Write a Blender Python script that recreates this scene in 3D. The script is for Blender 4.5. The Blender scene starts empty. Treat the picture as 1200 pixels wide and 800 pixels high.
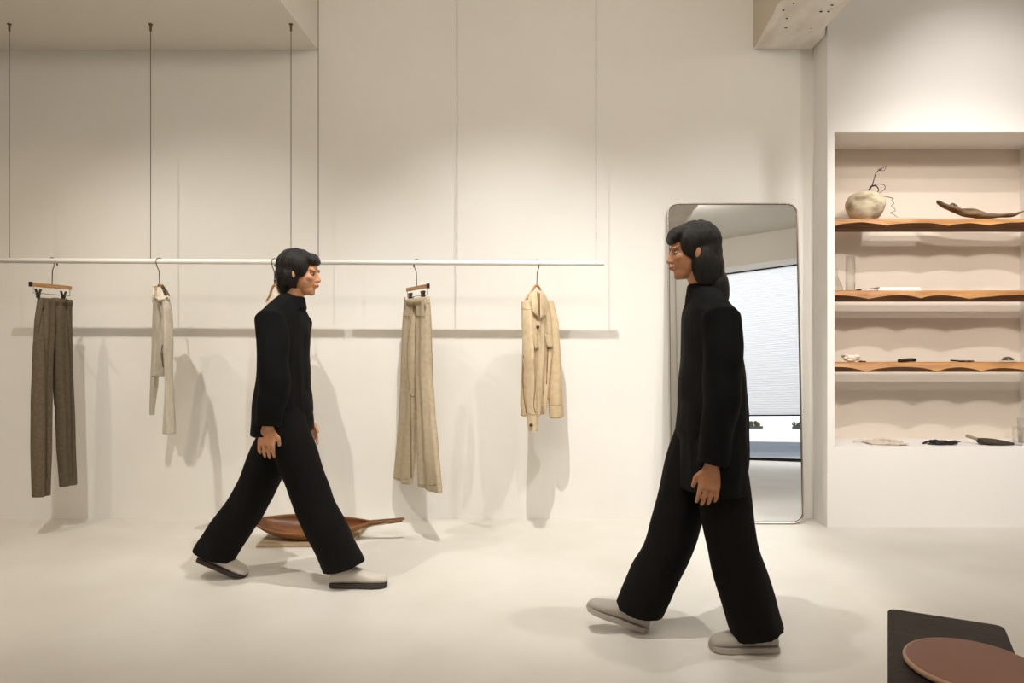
import bpy, bmesh, math, random
from mathutils import Vector, Matrix, noise, Euler
random.seed(7)
PI = math.pi
F = 800.0
VX, VY, CH = 640.0, 407.0, 1.15
scene = bpy.context.scene
COL = scene.collection

def P(px, py, Y):
    return Vector(((px-VX)*Y/F, Y, CH+(VY-py)*Y/F))

# ------------------------------------------------------------------ materials
def lin(c):
    return tuple(((v/255.0)/12.92 if v/255.0 <= .04045 else ((v/255.0+.055)/1.055)**2.4) for v in c)
def mat(name, rgb, rough=.6, metal=0, spec=.5, rgb2=None, nscale=8, stretch=(1,1,1), bump=0, bscale=40, detail=4,
        trans=0, ior=1.45, alpha=1, contrast=(.35,.65)):
    m = bpy.data.materials.new(name); m.use_nodes = True
    nt = m.node_tree; b = nt.nodes['Principled BSDF']
    b.inputs['Base Color'].default_value = (*lin(rgb), 1)
    b.inputs['Roughness'].default_value = rough
    b.inputs['Metallic'].default_value = metal
    b.inputs['Specular IOR Level'].default_value = spec
    b.inputs['Transmission Weight'].default_value = trans
    b.inputs['IOR'].default_value = ior
    tc = nt.nodes.new('ShaderNodeTexCoord'); mp = nt.nodes.new('ShaderNodeMapping')
    mp.inputs['Scale'].default_value = stretch
    nt.links.new(tc.outputs['Object'], mp.inputs['Vector'])
    if rgb2:
        n = nt.nodes.new('ShaderNodeTexNoise'); n.inputs['Scale'].default_value = nscale; n.inputs['Detail'].default_value = detail
        r = nt.nodes.new('ShaderNodeValToRGB')
        r.color_ramp.elements[0].position = contrast[0]; r.color_ramp.elements[1].position = contrast[1]
        r.color_ramp.elements[0].color = (*lin(rgb), 1); r.color_ramp.elements[1].color = (*lin(rgb2), 1)
        nt.links.new(mp.outputs[0], n.inputs['Vector']); nt.links.new(n.outputs['Fac'], r.inputs['Fac'])
        nt.links.new(r.outputs['Color'], b.inputs['Base Color'])
    if bump:
        n2 = nt.nodes.new('ShaderNodeTexNoise'); n2.inputs['Scale'].default_value = bscale; n2.inputs['Detail'].default_value = 5
        bp = nt.nodes.new('ShaderNodeBump'); bp.inputs['Strength'].default_value = bump; bp.inputs['Distance'].default_value = .01
        nt.links.new(mp.outputs[0], n2.inputs['Vector']); nt.links.new(n2.outputs['Fac'], bp.inputs['Height'])
        nt.links.new(bp.outputs[0], b.inputs['Normal'])
    return m

M_wall = mat('plaster', (235,231,224), .85, rgb2=(231,227,219), nscale=1.3, bump=.06, bscale=14)
M_ceil = mat('ceiling_paint', (228,222,211), .9)
M_niche = mat('niche_paint', (236,232,227), .8)
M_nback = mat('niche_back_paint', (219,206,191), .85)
M_floor = mat('microcement', (216,211,202), .42, spec=.35, rgb2=(207,201,190), nscale=1.6, detail=6, bump=.03, bscale=5)
M_conc = mat('rough_concrete', (240,235,226), .9, rgb2=(226,217,204), nscale=9, bump=.6, bscale=25, stretch=(1,.4,1))
M_beamside = mat('beam_side_shade', (206,194,176), .9)  # smooth side face; its darker tone paints in the shade
M_pit = mat('concrete_pit', (92,78,62), .95)
M_rod = mat('white_enamel', (246,243,236), .3)
M_wire = mat('dark_cable', (96,78,58), .5, metal=.3)
M_steel = mat('brushed_bronze', (110,92,74), .35, metal=.8)
M_hookblk = mat('black_hook', (22,18,15), .4, metal=.4)
M_beech = mat('beech', (196,150,98), .5, rgb2=(170,122,72), nscale=6, stretch=(1,8,8))
M_beechblk = mat('black_end', (20,16,13), .5)
M_clip = mat('dark_clip', (88,78,66), .4, metal=.7)
M_taupe = mat('taupe_wool', (108,95,78), .95, spec=.15, rgb2=(98,86,70), nscale=60, bump=.25, bscale=500)
M_taupe_d = mat('taupe_wool_dark', (86,74,60), .95, spec=.15)
M_khaki = mat('sand_twill', (188,172,146), .92, spec=.15, rgb2=(178,161,134), nscale=40, bump=.2, bscale=500)
M_khaki_d = mat('sand_twill_dark', (140,121,94), .95, spec=.1)
M_knit = mat('grey_knit', (200,191,174), .95, spec=.1, rgb2=(186,177,160), nscale=80, stretch=(1,1,.15), bump=.5, bscale=160)
M_knit_d = mat('grey_lining', (128,116,98), .95, spec=.1)
M_ivory = mat('ivory_knit', (222,212,194), .95, spec=.1, bump=.3, bscale=200)
M_jkt = mat('cream_canvas', (216,194,160), .9, spec=.15, rgb2=(206,182,146), nscale=30, bump=.3, bscale=300)
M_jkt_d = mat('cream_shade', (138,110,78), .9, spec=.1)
M_button = mat('brown_button', (78,52,32), .4)
M_black = mat('black_cloth', (12,11,10), .85, spec=.2, bump=.2, bscale=300)
M_black2 = mat('black_twill', (15,13,12), .85, spec=.2, bump=.2, bscale=300)
M_hair = mat('black_hair', (14,11,9), .45, spec=.4, rgb2=(26,19,14), nscale=60, stretch=(6,6,.6), bump=.5, bscale=90)
M_skin = mat('skin', (206,150,112), .55, rgb2=(196,138,100), nscale=20)
M_skin2 = mat('skin_tan', (190,136,100), .55, rgb2=(180,124,88), nscale=20)
M_lip = mat('lips', (160,88,72), .5)
M_eye = mat('eye_white', (170,158,146), .5, spec=.1)
M_iris = mat('iris', (25,15,10), .5)
M_shoe = mat('light_grey_leather', (196,188,176), .5)
M_sole = mat('rubber_sole', (60,54,48), .7)
M_shoe2 = mat('pale_suede', (176,168,158), .7)
M_chrome = mat('mirror_frame_metal', (206,200,190), .22, metal=1)
M_bronze = mat('dark_frame_edge', (96,80,66), .3, metal=.9)
M_mirror = mat('mirror_silver', (236,238,238), .0, metal=1)
M_glass = mat('clear_glass', (250,250,248), .02, trans=1, ior=1.45)
def thin_glass(name, tint, refl=.12):
    m = bpy.data.materials.new(name); m.use_nodes = True
    nt = m.node_tree; out = nt.nodes['Material Output']; nt.nodes.remove(nt.nodes['Principled BSDF'])
    t = nt.nodes.new('ShaderNodeBsdfTransparent'); g_ = nt.nodes.new('ShaderNodeBsdfGlossy'); mx = nt.nodes.new('ShaderNodeMixShader'); lw = nt.nodes.new('ShaderNodeLayerWeight')
    t.inputs[0].default_value = (*tint,1); g_.inputs[1].default_value = .03; lw.inputs[0].default_value = refl
    nt.links.new(lw.outputs['Facing'], mx.inputs[0]); nt.links.new(t.outputs[0], mx.inputs[1]); nt.links.new(g_.outputs[0], mx.inputs[2]); nt.links.new(mx.outputs[0], out.inputs[0])
    return m
M_glass = thin_glass('clear_glass', (.97,.97,.96))
M_clay = mat('speckled_clay', (206,192,164), .9, rgb2=(128,110,86), nscale=9, stretch=(1,1,1.6), bump=.4, bscale=30, detail=8, contrast=(.45,.68))
M_twig = mat('dark_twig', (46,34,26), .8)
M_drift = mat('driftwood', (134,110,82), .9, rgb2=(84,64,44), nscale=18, stretch=(.3,2,2), bump=.8, bscale=40)
M_book = mat('white_paper', (244,241,236), .7)
M_bookd = mat('dark_cover', (92,80,66), .7)
M_shell = mat('white_shell', (232,222,208), .7, rgb2=(200,182,156), nscale=30, bump=.4, bscale=60)
M_blackobj = mat('black_leather', (18,17,17), .45)
M_dkbrown = mat('dark_brown_leather', (62,46,36), .7, bump=.4, bscale=90)
M_cloth = mat('beige_linen', (206,192,176), .95, bump=.3, bscale=200)
M_leaf = mat('dark_green_leaf', (62,54,40), .7, bump=.4, bscale=80)
M_handle = mat('braided_handle', (150,134,112), .8, bump=.5, bscale=150)
M_stone = mat('grey_metal_dome', (120,112,104), .25, metal=.7)
M_bowl = mat('carved_wood', (150,98,50), .45, rgb2=(112,68,32), nscale=7, stretch=(.5,3,3), bump=.2, bscale=40)
M_bowl_in = mat('carved_wood_dark', (120,74,38), .4, rgb2=(84,50,26), nscale=7, stretch=(.5,3,3))
M_board = mat('weathered_board', (176,152,120), .8, rgb2=(150,126,96), nscale=4, stretch=(.6,5,1), bump=.2, bscale=60)
M_dbench = mat('dark_woven', (27,17,9), .4, spec=.25, rgb2=(62,46,27), nscale=6, stretch=(1.5,14,1), bump=.5, bscale=60, contrast=(.5,.8))
M_disc = mat('red_brown_leather', (138,98,82), .5, rgb2=(126,88,73), nscale=3)
M_discedge = mat('disc_edge', (184,148,122), .5)
M_track = mat('black_track', (24,24,24), .5)
M_asph = mat('asphalt', (92,98,108), .8, rgb2=(74,80,92), nscale=.8)
M_pave = mat('pale_paving', (235,233,230), .8, rgb2=(222,220,216), nscale=.8)
M_alu = mat('dark_aluminium', (34,34,36), .4, metal=.5)
M_white = mat('white_metal', (236,236,234), .4)
M_terr = mat('planter_grey', (70,72,70), .8)
M_bush = mat('bush_green', (58,74,46), .9)
M_flower = mat('pink_petal', (226,150,128), .7)
M_flower2 = mat('white_petal', (240,236,226), .7)

def wood_mat():
    m = bpy.data.materials.new('live_edge_wood'); m.use_nodes = True
    nt = m.node_tree; b = nt.nodes['Principled BSDF']; b.inputs['Roughness'].default_value = .5
    tc = nt.nodes.new('ShaderNodeTexCoord'); mp = nt.nodes.new('ShaderNodeMapping'); mp.inputs['Scale'].default_value = (1.2, 9, 14)
    n = nt.nodes.new('ShaderNodeTexNoise'); n.inputs['Scale'].default_value = 2.2; n.inputs['Detail'].default_value = 7; n.inputs['Distortion'].default_value = .6
    r = nt.nodes.new('ShaderNodeValToRGB')
    r.color_ramp.elements[0].position = .3; r.color_ramp.elements[1].position = .7
    r.color_ramp.elements[0].color = (*lin((150,98,50)), 1); r.color_ramp.elements[1].color = (*lin((198,145,88)), 1)
    nt.links.new(tc.outputs['Object'], mp.inputs[0]); nt.links.new(mp.outputs[0], n.inputs['Vector'])
    nt.links.new(n.outputs['Fac'], r.inputs['Fac']); nt.links.new(r.outputs[0], b.inputs['Base Color'])
    return m
M_wood = wood_mat()
M_bark_shade = mat('bark_and_shade', (84,54,28), .8, rgb2=(118,78,42), nscale=4, stretch=(1.5,6,9), bump=.5, bscale=30)  # bark facet; the dark tone also paints shade on the underside

def blind_mat():
    m = bpy.data.materials.new('white_blind_fabric'); m.use_nodes = True
    nt = m.node_tree; out = nt.nodes['Material Output']; nt.nodes.remove(nt.nodes['Principled BSDF'])
    d = nt.nodes.new('ShaderNodeBsdfDiffuse'); t = nt.nodes.new('ShaderNodeBsdfTranslucent'); mx = nt.nodes.new('ShaderNodeMixShader')
    d.inputs[0].default_value = (.85,.86,.88,1); t.inputs[0].default_value = (.85,.87,.92,1); mx.inputs[0].default_value = .5
    nt.links.new(d.outputs[0], mx.inputs[1]); nt.links.new(t.outputs[0], mx.inputs[2]); nt.links.new(mx.outputs[0], out.inputs[0])
    return m
M_blind = blind_mat()

# ------------------------------------------------------------------ mesh helpers
def finish(name, bm, m, parent=None, smooth=False, loc=None, rotz=0):
    me = bpy.data.meshes.new(name)
    bmesh.ops.recalc_face_normals(bm, faces=bm.faces[:])
    bm.to_mesh(me); bm.free()
    o = bpy.data.objects.new(name, me); COL.objects.link(o)
    for x in (m if isinstance(m, (list, tuple)) else [m]): me.materials.append(x)
    if smooth:
        for p in me.polygons: p.use_smooth = True
    if parent: o.parent = parent
    if loc is not None: o.location = loc
    if rotz: o.rotation_euler.z = rotz
    return o
def tag(o, label, cat, group=None, kind=None):
    o['label'] = label; o['category'] = cat
    if group: o['group'] = group
    if kind: o['kind'] = kind
    return o
def empty(name, loc=(0,0,0), rz=0):
    o = bpy.data.objects.new(name, None); COL.objects.link(o); o.location = loc; o.rotation_euler.z = rz
    o.empty_display_size = .1
    return o
def struct(name, bm, m, smooth=False):
    o = finish(name, bm, m, None, smooth); o['kind'] = 'structure'; return o
def box(bm, x0, x1, y0, y1, z0, z1, bev=0, seg=2, mi=0):
    r = bmesh.ops.create_cube(bm, size=1, matrix=Matrix.Translation(((x0+x1)/2,(y0+y1)/2,(z0+z1)/2)) @ Matrix.Diagonal((x1-x0,y1-y0,z1-z0,1)))
    if mi:
        for v in r['verts']:
            for f in v.link_faces: f.material_index = mi
    if bev:
        es = set(e for v in r['verts'] for e in v.link_edges)
        bmesh.ops.bevel(bm, geom=list(es), offset=bev, segments=seg, affect='EDGES', profile=.5)
    return bm
def B(*a, **k):
    bm = bmesh.new(); box(bm, *a, **k); return bm
def loft(bm, loops, cap=True, closed=True, mi=0):
    vs = [[bm.verts.new(p) for p in L] for L in loops]
    n = len(loops[0])
    for a, b in zip(vs, vs[1:]):
        for i in range(n if closed else n-1):
            f = bm.faces.new((a[i], a[(i+1) % n], b[(i+1) % n], b[i])); f.material_index = mi
    if cap and closed:
        bm.faces.new(vs[0][::-1]).material_index = mi; bm.faces.new(vs[-1]).material_index = mi
    return vs
def frame_at(t):
    t = t.normalized(); up = Vector((0,0,1)) if abs(t.z) < .95 else Vector((0,1,0))
    a = t.cross(up).normalized(); b = a.cross(t).normalized(); return a, b
def tube(bm, pts, r, n=10, round_ends=False, mi=0, sq=(1,1)):
    pts = [Vector(p) for p in pts]
    rs = list(r) if isinstance(r, (list, tuple)) else [r]*len(pts)
    if round_ends:
        d0 = (pts[0]-pts[1]).normalized(); d1 = (pts[-1]-pts[-2]).normalized()
        pre, post, pr, po = [], [], [], []
        for a in (80, 55, 28): pre.append(pts[0]+d0*rs[0]*math.sin(math.radians(a))); pr.append(rs[0]*math.cos(math.radians(a)))
        for a in (28, 55, 80): post.append(pts[-1]+d1*rs[-1]*math.sin(math.radians(a))); po.append(rs[-1]*math.cos(math.radians(a)))
        pts = pre+pts+post; rs = pr+rs+po
    loops = []; ref = None
    for i, p in enumerate(pts):
        t = (pts[min(i+1, len(pts)-1)]-pts[max(i-1, 0)]).normalized()
        if ref is None: a, b = frame_at(t)
        else:
            a = (ref - t*ref.dot(t)); a = a.normalized() if a.length > 1e-6 else frame_at(t)[0]; b = t.cross(a).normalized()
        ref = a
        loops.append([p+a*rs[i]*sq[0]*math.cos(2*PI*k/n)+b*rs[i]*sq[1]*math.sin(2*PI*k/n) for k in range(n)])
    return loft(bm, loops, mi=mi)
def T(pts, r, **k):
    bm = bmesh.new(); tube(bm, pts, r, **k); return bm
def spline(pts, n=8):
    pts = [Vector(p) for p in pts]; out = []
    for i in range(len(pts)-1):
        p0 = pts[max(i-1,0)]; p1 = pts[i]; p2 = pts[i+1]; p3 = pts[min(i+2,len(pts)-1)]
        for k in range(n):
            t = k/n
            out.append(.5*((2*p1)+(p2-p0)*t+(2*p0-5*p1+4*p2-p3)*t*t+(3*p1-p0-3*p2+p3)*t**3))
    out.append(pts[-1]); return out
def interp(tab, x):
    if x <= tab[0][0]: return list(tab[0][1:])
    for a, b in zip(tab, tab[1:]):
        if x <= b[0]:
            t = (x-a[0])/(b[0]-a[0]+1e-9); t = t*t*(3-2*t)*.5+t*.5
            return [p+(q-p)*t for p, q in zip(a[1:], b[1:])]
    return list(tab[-1][1:])
def ell(bm, c, r, seg=24, rot=None):
    m = Matrix.Translation(c) @ (rot.to_matrix().to_4x4() if rot else Matrix.Identity(4)) @ Matrix.Diagonal((*r, 1))
    bmesh.ops.create_uvsphere(bm, u_segments=seg, v_segments=seg//2, radius=1, matrix=m)
def lathe(bm, prof, n=32, c=(0,0,0), mi=0):
    loops = [[Vector((c[0]+r*math.cos(2*PI*k/n), c[1]+r*math.sin(2*PI*k/n), c[2]+z)) for k in range(n)] for r, z in prof]
    return loft(bm, loops, mi=mi)
def remesh(bm, voxel=.006, smooth=4, fac=.5):
    me = bpy.data.meshes.new('tmp'); bmesh.ops.recalc_face_normals(bm, faces=bm.faces[:]); bm.to_mesh(me); bm.free()
    o = bpy.data.objects.new('tmp', me); COL.objects.link(o)
    md = o.modifiers.new('r', 'REMESH'); md.mode = 'VOXEL'; md.voxel_size = voxel; md.adaptivity = 0
    if smooth:
        s = o.modifiers.new('s', 'SMOOTH'); s.iterations = smooth; s.factor = fac
    dg = bpy.context.evaluated_depsgraph_get()
    em = bpy.data.meshes.new_from_object(o.evaluated_get(dg))
    out = bmesh.new(); out.from_mesh(em)
    bpy.data.objects.remove(o); bpy.data.meshes.remove(me); bpy.data.meshes.remove(em)
    return out
def displace(bm, fn):
    bm.normal_update()
    nd = [(v, v.normal.copy()) for v in bm.verts]
    for v, n in nd: v.co += fn(v.co, n)

# ------------------------------------------------------------------ camera
cam = bpy.data.cameras.new('camera'); cam.lens = 24; cam.sensor_width = 36; cam.sensor_fit = 'HORIZONTAL'
cam.shift_x = -(VX-600)/1200; cam.shift_y = (VY-400)/1200
co = bpy.data.objects.new('camera', cam); COL.objects.link(co)
co.location = (0, 0, CH); co.rotation_euler = (PI/2, 0, 0)
scene.camera = co
cam.clip_start = .05

# ------------------------------------------------------------------ room
WY = 4.59; NY = 4.37; RX = 1.80; NB = 4.75
CZ = 3.95; SZ = 3.147
XL, XR, YB = -6.2, 4.6, -3.6
struct('floor', B(XL-.1, XR+.1, YB-.2, WY+.4, -.1, 0), M_floor)
struct('ceiling', B(XL-.1, XR+.1, YB-.2, WY+.4, CZ, CZ+.1), M_ceil)
struct('wall_back', B(XL-.1, RX+.05, WY, WY+.2, 0, CZ), M_wall)
struct('wall_left', B(XL-.1, XL, YB, WY, 0, CZ), M_wall)
# dropped soffit on the left
struct('ceiling_soffit', B(XL, -1.532, WY-.73, WY, SZ, CZ), M_ceil)
# niche wall (frame round opening)
nx0, nx1, nz0, nz1 = 1.846, 3.295, .516, 2.527
bm = bmesh.new()
box(bm, RX, nx0, NY, WY+.4, 0, CZ)
box(bm, nx1, XR, NY, WY+.4, 0, CZ)
box(bm, nx0, nx1, NY, WY+.4, 0, nz0)
box(bm, nx0, nx1, NY, WY+.4, nz1, CZ)
struct('wall_niche', bm, M_niche)
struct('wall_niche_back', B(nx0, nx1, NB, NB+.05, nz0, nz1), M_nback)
struct('wall_right', B(XR, XR+.15, -2.16, NY, 0, CZ), M_wall)
# concrete beam
def beam():
    bm = bmesh.new()
    n = 110; loops = []
    for i in range(n+1):
        y = WY - i*(WY+1.0)/n
        def j(s, a): return a*noise.noise(Vector((s, y*4, 0)))+a*.6*noise.noise(Vector((s+5, y*14, 0)))
        fade = min(1, max(0, (WY-y-.1)/.3))
        zl = 3.155; xl = 1.392+.022*fade*noise.noise(Vector((1, y*6, 0)))
        xr = 1.79 if y > NY else 1.757+.02*noise.noise(Vector((3, y*6, 0)))
        ch = (.02+.03*abs(noise.noise(Vector((9, y*5, 0)))))*fade
        L = [(xl, y, CZ), (xl, y, zl+ch*1.6+.0), (xl+ch*.5, y, zl+ch*.5+j(2,.01)*fade), (xl+ch, y, zl)]
        for k in range(1, 8): L.append((xl+ch+(xr-xl-ch)*k/8, y, zl+.006*noise.noise(Vector((k*1.0, y*5, 3)))))
        L += [(xr, y, zl), (xr+.006, y, zl+.02), (xr, y, CZ)]
        loops.append(L)
    vs = loft(bm, loops)
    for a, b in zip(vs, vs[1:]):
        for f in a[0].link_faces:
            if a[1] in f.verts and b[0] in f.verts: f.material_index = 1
    return bm
bo = struct('ceiling_beam', beam(), [M_conc, M_beamside])
bm = bmesh.new()
for px, py in ((918,12),(922,21.5),(921,32.5),(951,33),(962,13.5),(975,6),(930,4),(971,13.5)):
    Y = (3.153-CH)*F/(VY-py); c = P(px, py, Y)
    ell(bm, c, (random.uniform(.006,.014), .006, .004), 8)
o = finish('air_hole', bm, M_pit); o.parent = bo
# rear of room, seen in the mirror
struct('wall_rear', B(XL, 2.35, -3.5, -3.3, 0, CZ), M_wall)
struct('wall_column', B(2.35, 2.9, -3.5, -3.15, 0, CZ), M_ceil)
FA = math.atan2(.8, 1.1); FL = 2.12
fo = Vector((2.9, -3.4, 0))
def fstruct(name, bm, m):
    o = finish(name, bm, m); o.location = fo; o.rotation_euler.z = FA; o['kind'] = 'structure'; return o
fstruct('wall_facade', B(-.05, FL, -.15, .05, 3.40, CZ), M_ceil)
fstruct('trim_1', B(0, FL, -.02, .06, 3.33, 3.42), M_white)
w1 = fstruct('window_1', B(0, FL, -.12, -.108, .05, 3.38), M_glass)
bm = bmesh.new()
for x in (0, FL-.06): box(bm, x, x+.05, -.15, -.09, .0, 3.4)
finish('window_frame', bm, M_alu, w1)
fstruct('trim_2', B(0, FL, -.16, -.02, 0, .05), M_alu)
bm = bmesh.new(); loops = []
for i in range(131):
    z = .775+i*(3.33-.775)/130; y = -.05+(.006 if i % 2 else 0)
    loops.append([(0.02, y, z), (FL-.02, y, z)])
loft(bm, loops, cap=False, closed=False)
sh = finish('window_blind', bm, M_blind); sh.location = fo; sh.rotation_euler.z = FA
tag(sh, 'white pleated window blind pulled low, seen reflected in the tall mirror', 'blind')
finish('bottom_rail', B(.02, FL-.02, -.065, -.035, .755, .78), M_alu, sh)
finish('head_rail', B(.0, FL, -.075, -.02, 3.31, 3.335), M_alu, sh)
fstruct('ground_road', B(-24, 28, -11.5, -.16, -.12, -.02), M_asph)
fstruct('ground_pavement', B(-60, 70, -90, -11.5, -.1, .0), M_pave)
Rf = Matrix.Translation(fo) @ Matrix.Rotation(FA, 4, 'Z')
for k in range(9):
    lx = -10+k*2.1; pl = empty('planter', Rf @ Vector((lx*2.2, -52, 0)), FA)
    finish('box', B(-.9, .9, -.3, .3, 0, .25, bev=.03), M_terr, pl)
    bm = bmesh.new()
    for q in range(10): ell(bm, (random.uniform(-.8,.8), random.uniform(-.2,.2), .3+random.uniform(0,.25)), (.22,.2,.2), 8)
    finish('foliage', bm, M_bush, pl, True)
    bm = bmesh.new()
    for q in range(9): ell(bm, (random.uniform(-.8,.8), random.uniform(0,.3), .35+random.uniform(0,.3)), (.09,.09,.07), 8)
    finish('blossom', bm, M_flower if k % 2 else M_flower2, pl, True)
    tag(pl, 'grey street planter with flowering bushes far outside the window', 'planter', 'street planters outside the window')

# ------------------------------------------------------------------ rods and cables
def rail(name, a, b, wires, topz, label, caps):
    root = empty(name, (a+b)/2)
    def put(n, bm, m, sm=True):
        bmesh.ops.translate(bm, verts=bm.verts[:], vec=-root.location)
        return finish(n, bm, m, root, sm)
    d = (b-a).normalized()
    bm = T([a, a+d*.002, b-d*.002, b], [.013,.0165,.0165,.013], n=20)
    put('rod', bm, M_rod)
    for px in wires:
        t = 0
        # intersect px with rod line
        for _ in range(30):
            p = a+(b-a)*t; e = (p.x*F/p.y+VX)-px; t -= e/((b.x-a.x)*F/p.y)
        p = a+(b-a)*t
        put('cable', T([p+Vector((0,0,.012)), Vector((p.x, p.y, topz))], .0022, n=6), M_wire)
        bm = bmesh.new(); lathe(bm, [(.006,0),(.007,.035),(.012,.04),(.013,.045)], 14, (p.x, p.y, topz-.045))
        put('ceiling_fixing', bm, M_steel)
    for px in caps:
        t = (px-VX)
        Y = a.y; z = a.z+(b.z-a.z)*((px-VX)*Y/F-a.x)/(b.x-a.x)
        c = Vector(((px-VX)*Y/F, Y, z-.023))
        put('stopper', T([c+Vector((0,0,.008)), c+Vector((0,0,-.006))], .0045, n=10), M_steel)
    return root
RA = (P(1, 305.2, 4.215), P(351, 306.9, 4.215)); RB = (P(361.5, 307.0, 4.215), P(708, 308.3, 4.215))
r1 = rail('clothes_rail', RA[0], RA[1], (11,176.5,341), SZ, '', (67,322))
tag(r1, 'left white clothes rail hung on three cables from the low ceiling', 'clothes rail')
r2 = rail('clothes_rail', RB[0], RB[1], (373,535.5,698.5), CZ, '', (485,631))
tag(r2, 'right white clothes rail on tall cables holding sand trousers and cream jacket', 'clothes rail')
def railY(px):
    a, b = RA if px < 355 else RB
    f = ((px-VX)*a.y/F-a.x)/(b.x-a.x); return a.y+(b.y-a.y)*f, a.z+(b.z-a.z)*f

# ------------------------------------------------------------------ hangers and garments
def hook_pts(h, flip=1):
    # local: rod centre at origin, hanger neck at z=-h
    pts = []
    for a in range(-20, 200, 20):
        pts.append(Vector((0, flip*.0205*math.cos(math.radians(a)), .0205*math.sin(math.radians(a)))))
    pts += [Vector((0, -flip*.016, -.03)), Vector((0, -flip*.003, -.06)), Vector((0, 0, -h))]
    return pts
def hanger_frame(px, th):
    Y, z = railY(px); return Vector(((px-VX)*Y/F, Y, z)), Y
def clip_hanger(px, th, h, half, clips, label, black_side):
    loc, Y = hanger_frame(px, th)
    root = empty('clothes_hanger', loc, th)
    finish('hook', T(hook_pts(h), .0028, n=8), M_steel, root, True)
    finish('bar', B(-half, half, -.006, .006, -h-.024, -h, bev=.003), M_beech, root)
    sx = black_side
    finish('end_cap', B(min(sx*half, sx*(half+.014)), max(sx*half, sx*(half+.014)), -.009, .009, -h-.027, -h+.003, bev=.003), M_beechblk, root)
    z1 = -h-.062
    bm = T([(-half+.01,0,-h-.02), (-half+.01,0,z1), (half-.01,0,z1), (half-.01,0,-h-.02)], .0018, n=6)
    finish('wire_frame', bm, M_steel, root)
    for cx in clips:
        bm = bmesh.new()
        for s in (-1, 1):
            loft(bm, [[(cx-.010+s*.0085*k0, y-.001, z1+z) for (y) in (-.008, .008)] + [(cx-.005+s*.0085*k0, y, z1+z) for y in (.008,-.008)]
                      for k0, z in ((2.1,.026), (.9,.0), (.5,-.03))])
        tube(bm, [(cx-.006,-.014,z1-.004),(cx-.006,.014,z1-.004)], .005, n=8)
        finish('clip', bm, M_clip, root)
    tag(root, label, 'hanger')
    return root, loc, Y

class G:
    """garment frame: origin under the rod, u along hanger, w through it"""
    def __init__(s, loc, Y, th, px0):
        s.loc, s.Y, s.th, s.px0, s.s = loc, Y, th, px0, Y/F
        r = loc.x/loc.y
        s.k = math.cos(th)-r*math.sin(th); s.kw = -math.sin(th)-r*math.cos(th)
    def z(s, py, c=0, w=0): return CH+(VY-py)*(s.loc.y+c*math.sin(s.th)+w*math.cos(s.th))/F-s.loc.z
    def u(s, px, w=0):
        q = (px-VX)/F; cs, sn = math.cos(s.th), math.sin(s.th)
        return (q*(s.loc.y+w*cs)-s.loc.x+w*sn)/(cs-q*sn)
    def ring(s, py, pl, pr, t, w0=0, n=40, fold=0, nf=3, ph=0, tilt=0, e=.7):
        cl, cr = s.u(pl, w0), s.u(pr, w0); c = (cl+cr)/2; hw = max(.012, (cr-cl)/2-t/2*abs(s.kw)*.8/s.k)
        z = s.z(py, c, w0); L = []
        for k in range(n):
            a = 2*PI*k/n; ca, sa = math.cos(a), math.sin(a)
            x = math.copysign(abs(ca)**.8, ca); y = math.copysign(abs(sa)**e, sa)
            off = fold*math.sin(nf*PI*x+ph)*(1-.5*abs(x))
            L.append(Vector((c+hw*x, w0+t/2*y+off, z+tilt*x)))
        return L
def tuberows(g, tab, steps=36, **k):
    y0, y1 = tab[0][0], tab[-1][0]; loops = []
    for i in range(steps+1):
        y = y0+(y1-y0)*i/steps; pl, pr, t, w, fold, ph = interp(tab, y)
        loops.append(g.ring(y, pl, pr, t, w, fold=fold, ph=ph, **k))
    return loops
def slab(bm, pts, w, t):  # flat polygon in u/z at depth w
    loft(bm, [[Vector((p[0], w-t/2, p[1])) for p in pts], [Vector((p[0], w+t/2, p[1])) for p in pts]])

def wrinkle(bm, amp, sc=(6,6,1.2), seed=0):
    displace(bm, lambda c, n: n*amp*(noise.noise(Vector((c.x*sc[0]+seed, c.y*sc[1], c.z*sc[2])))+.5*noise.noise(Vector((c.x*sc[0]*2.3, c.y*sc[1]*2.3+seed, c.z*sc[2]*2)))))

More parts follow.
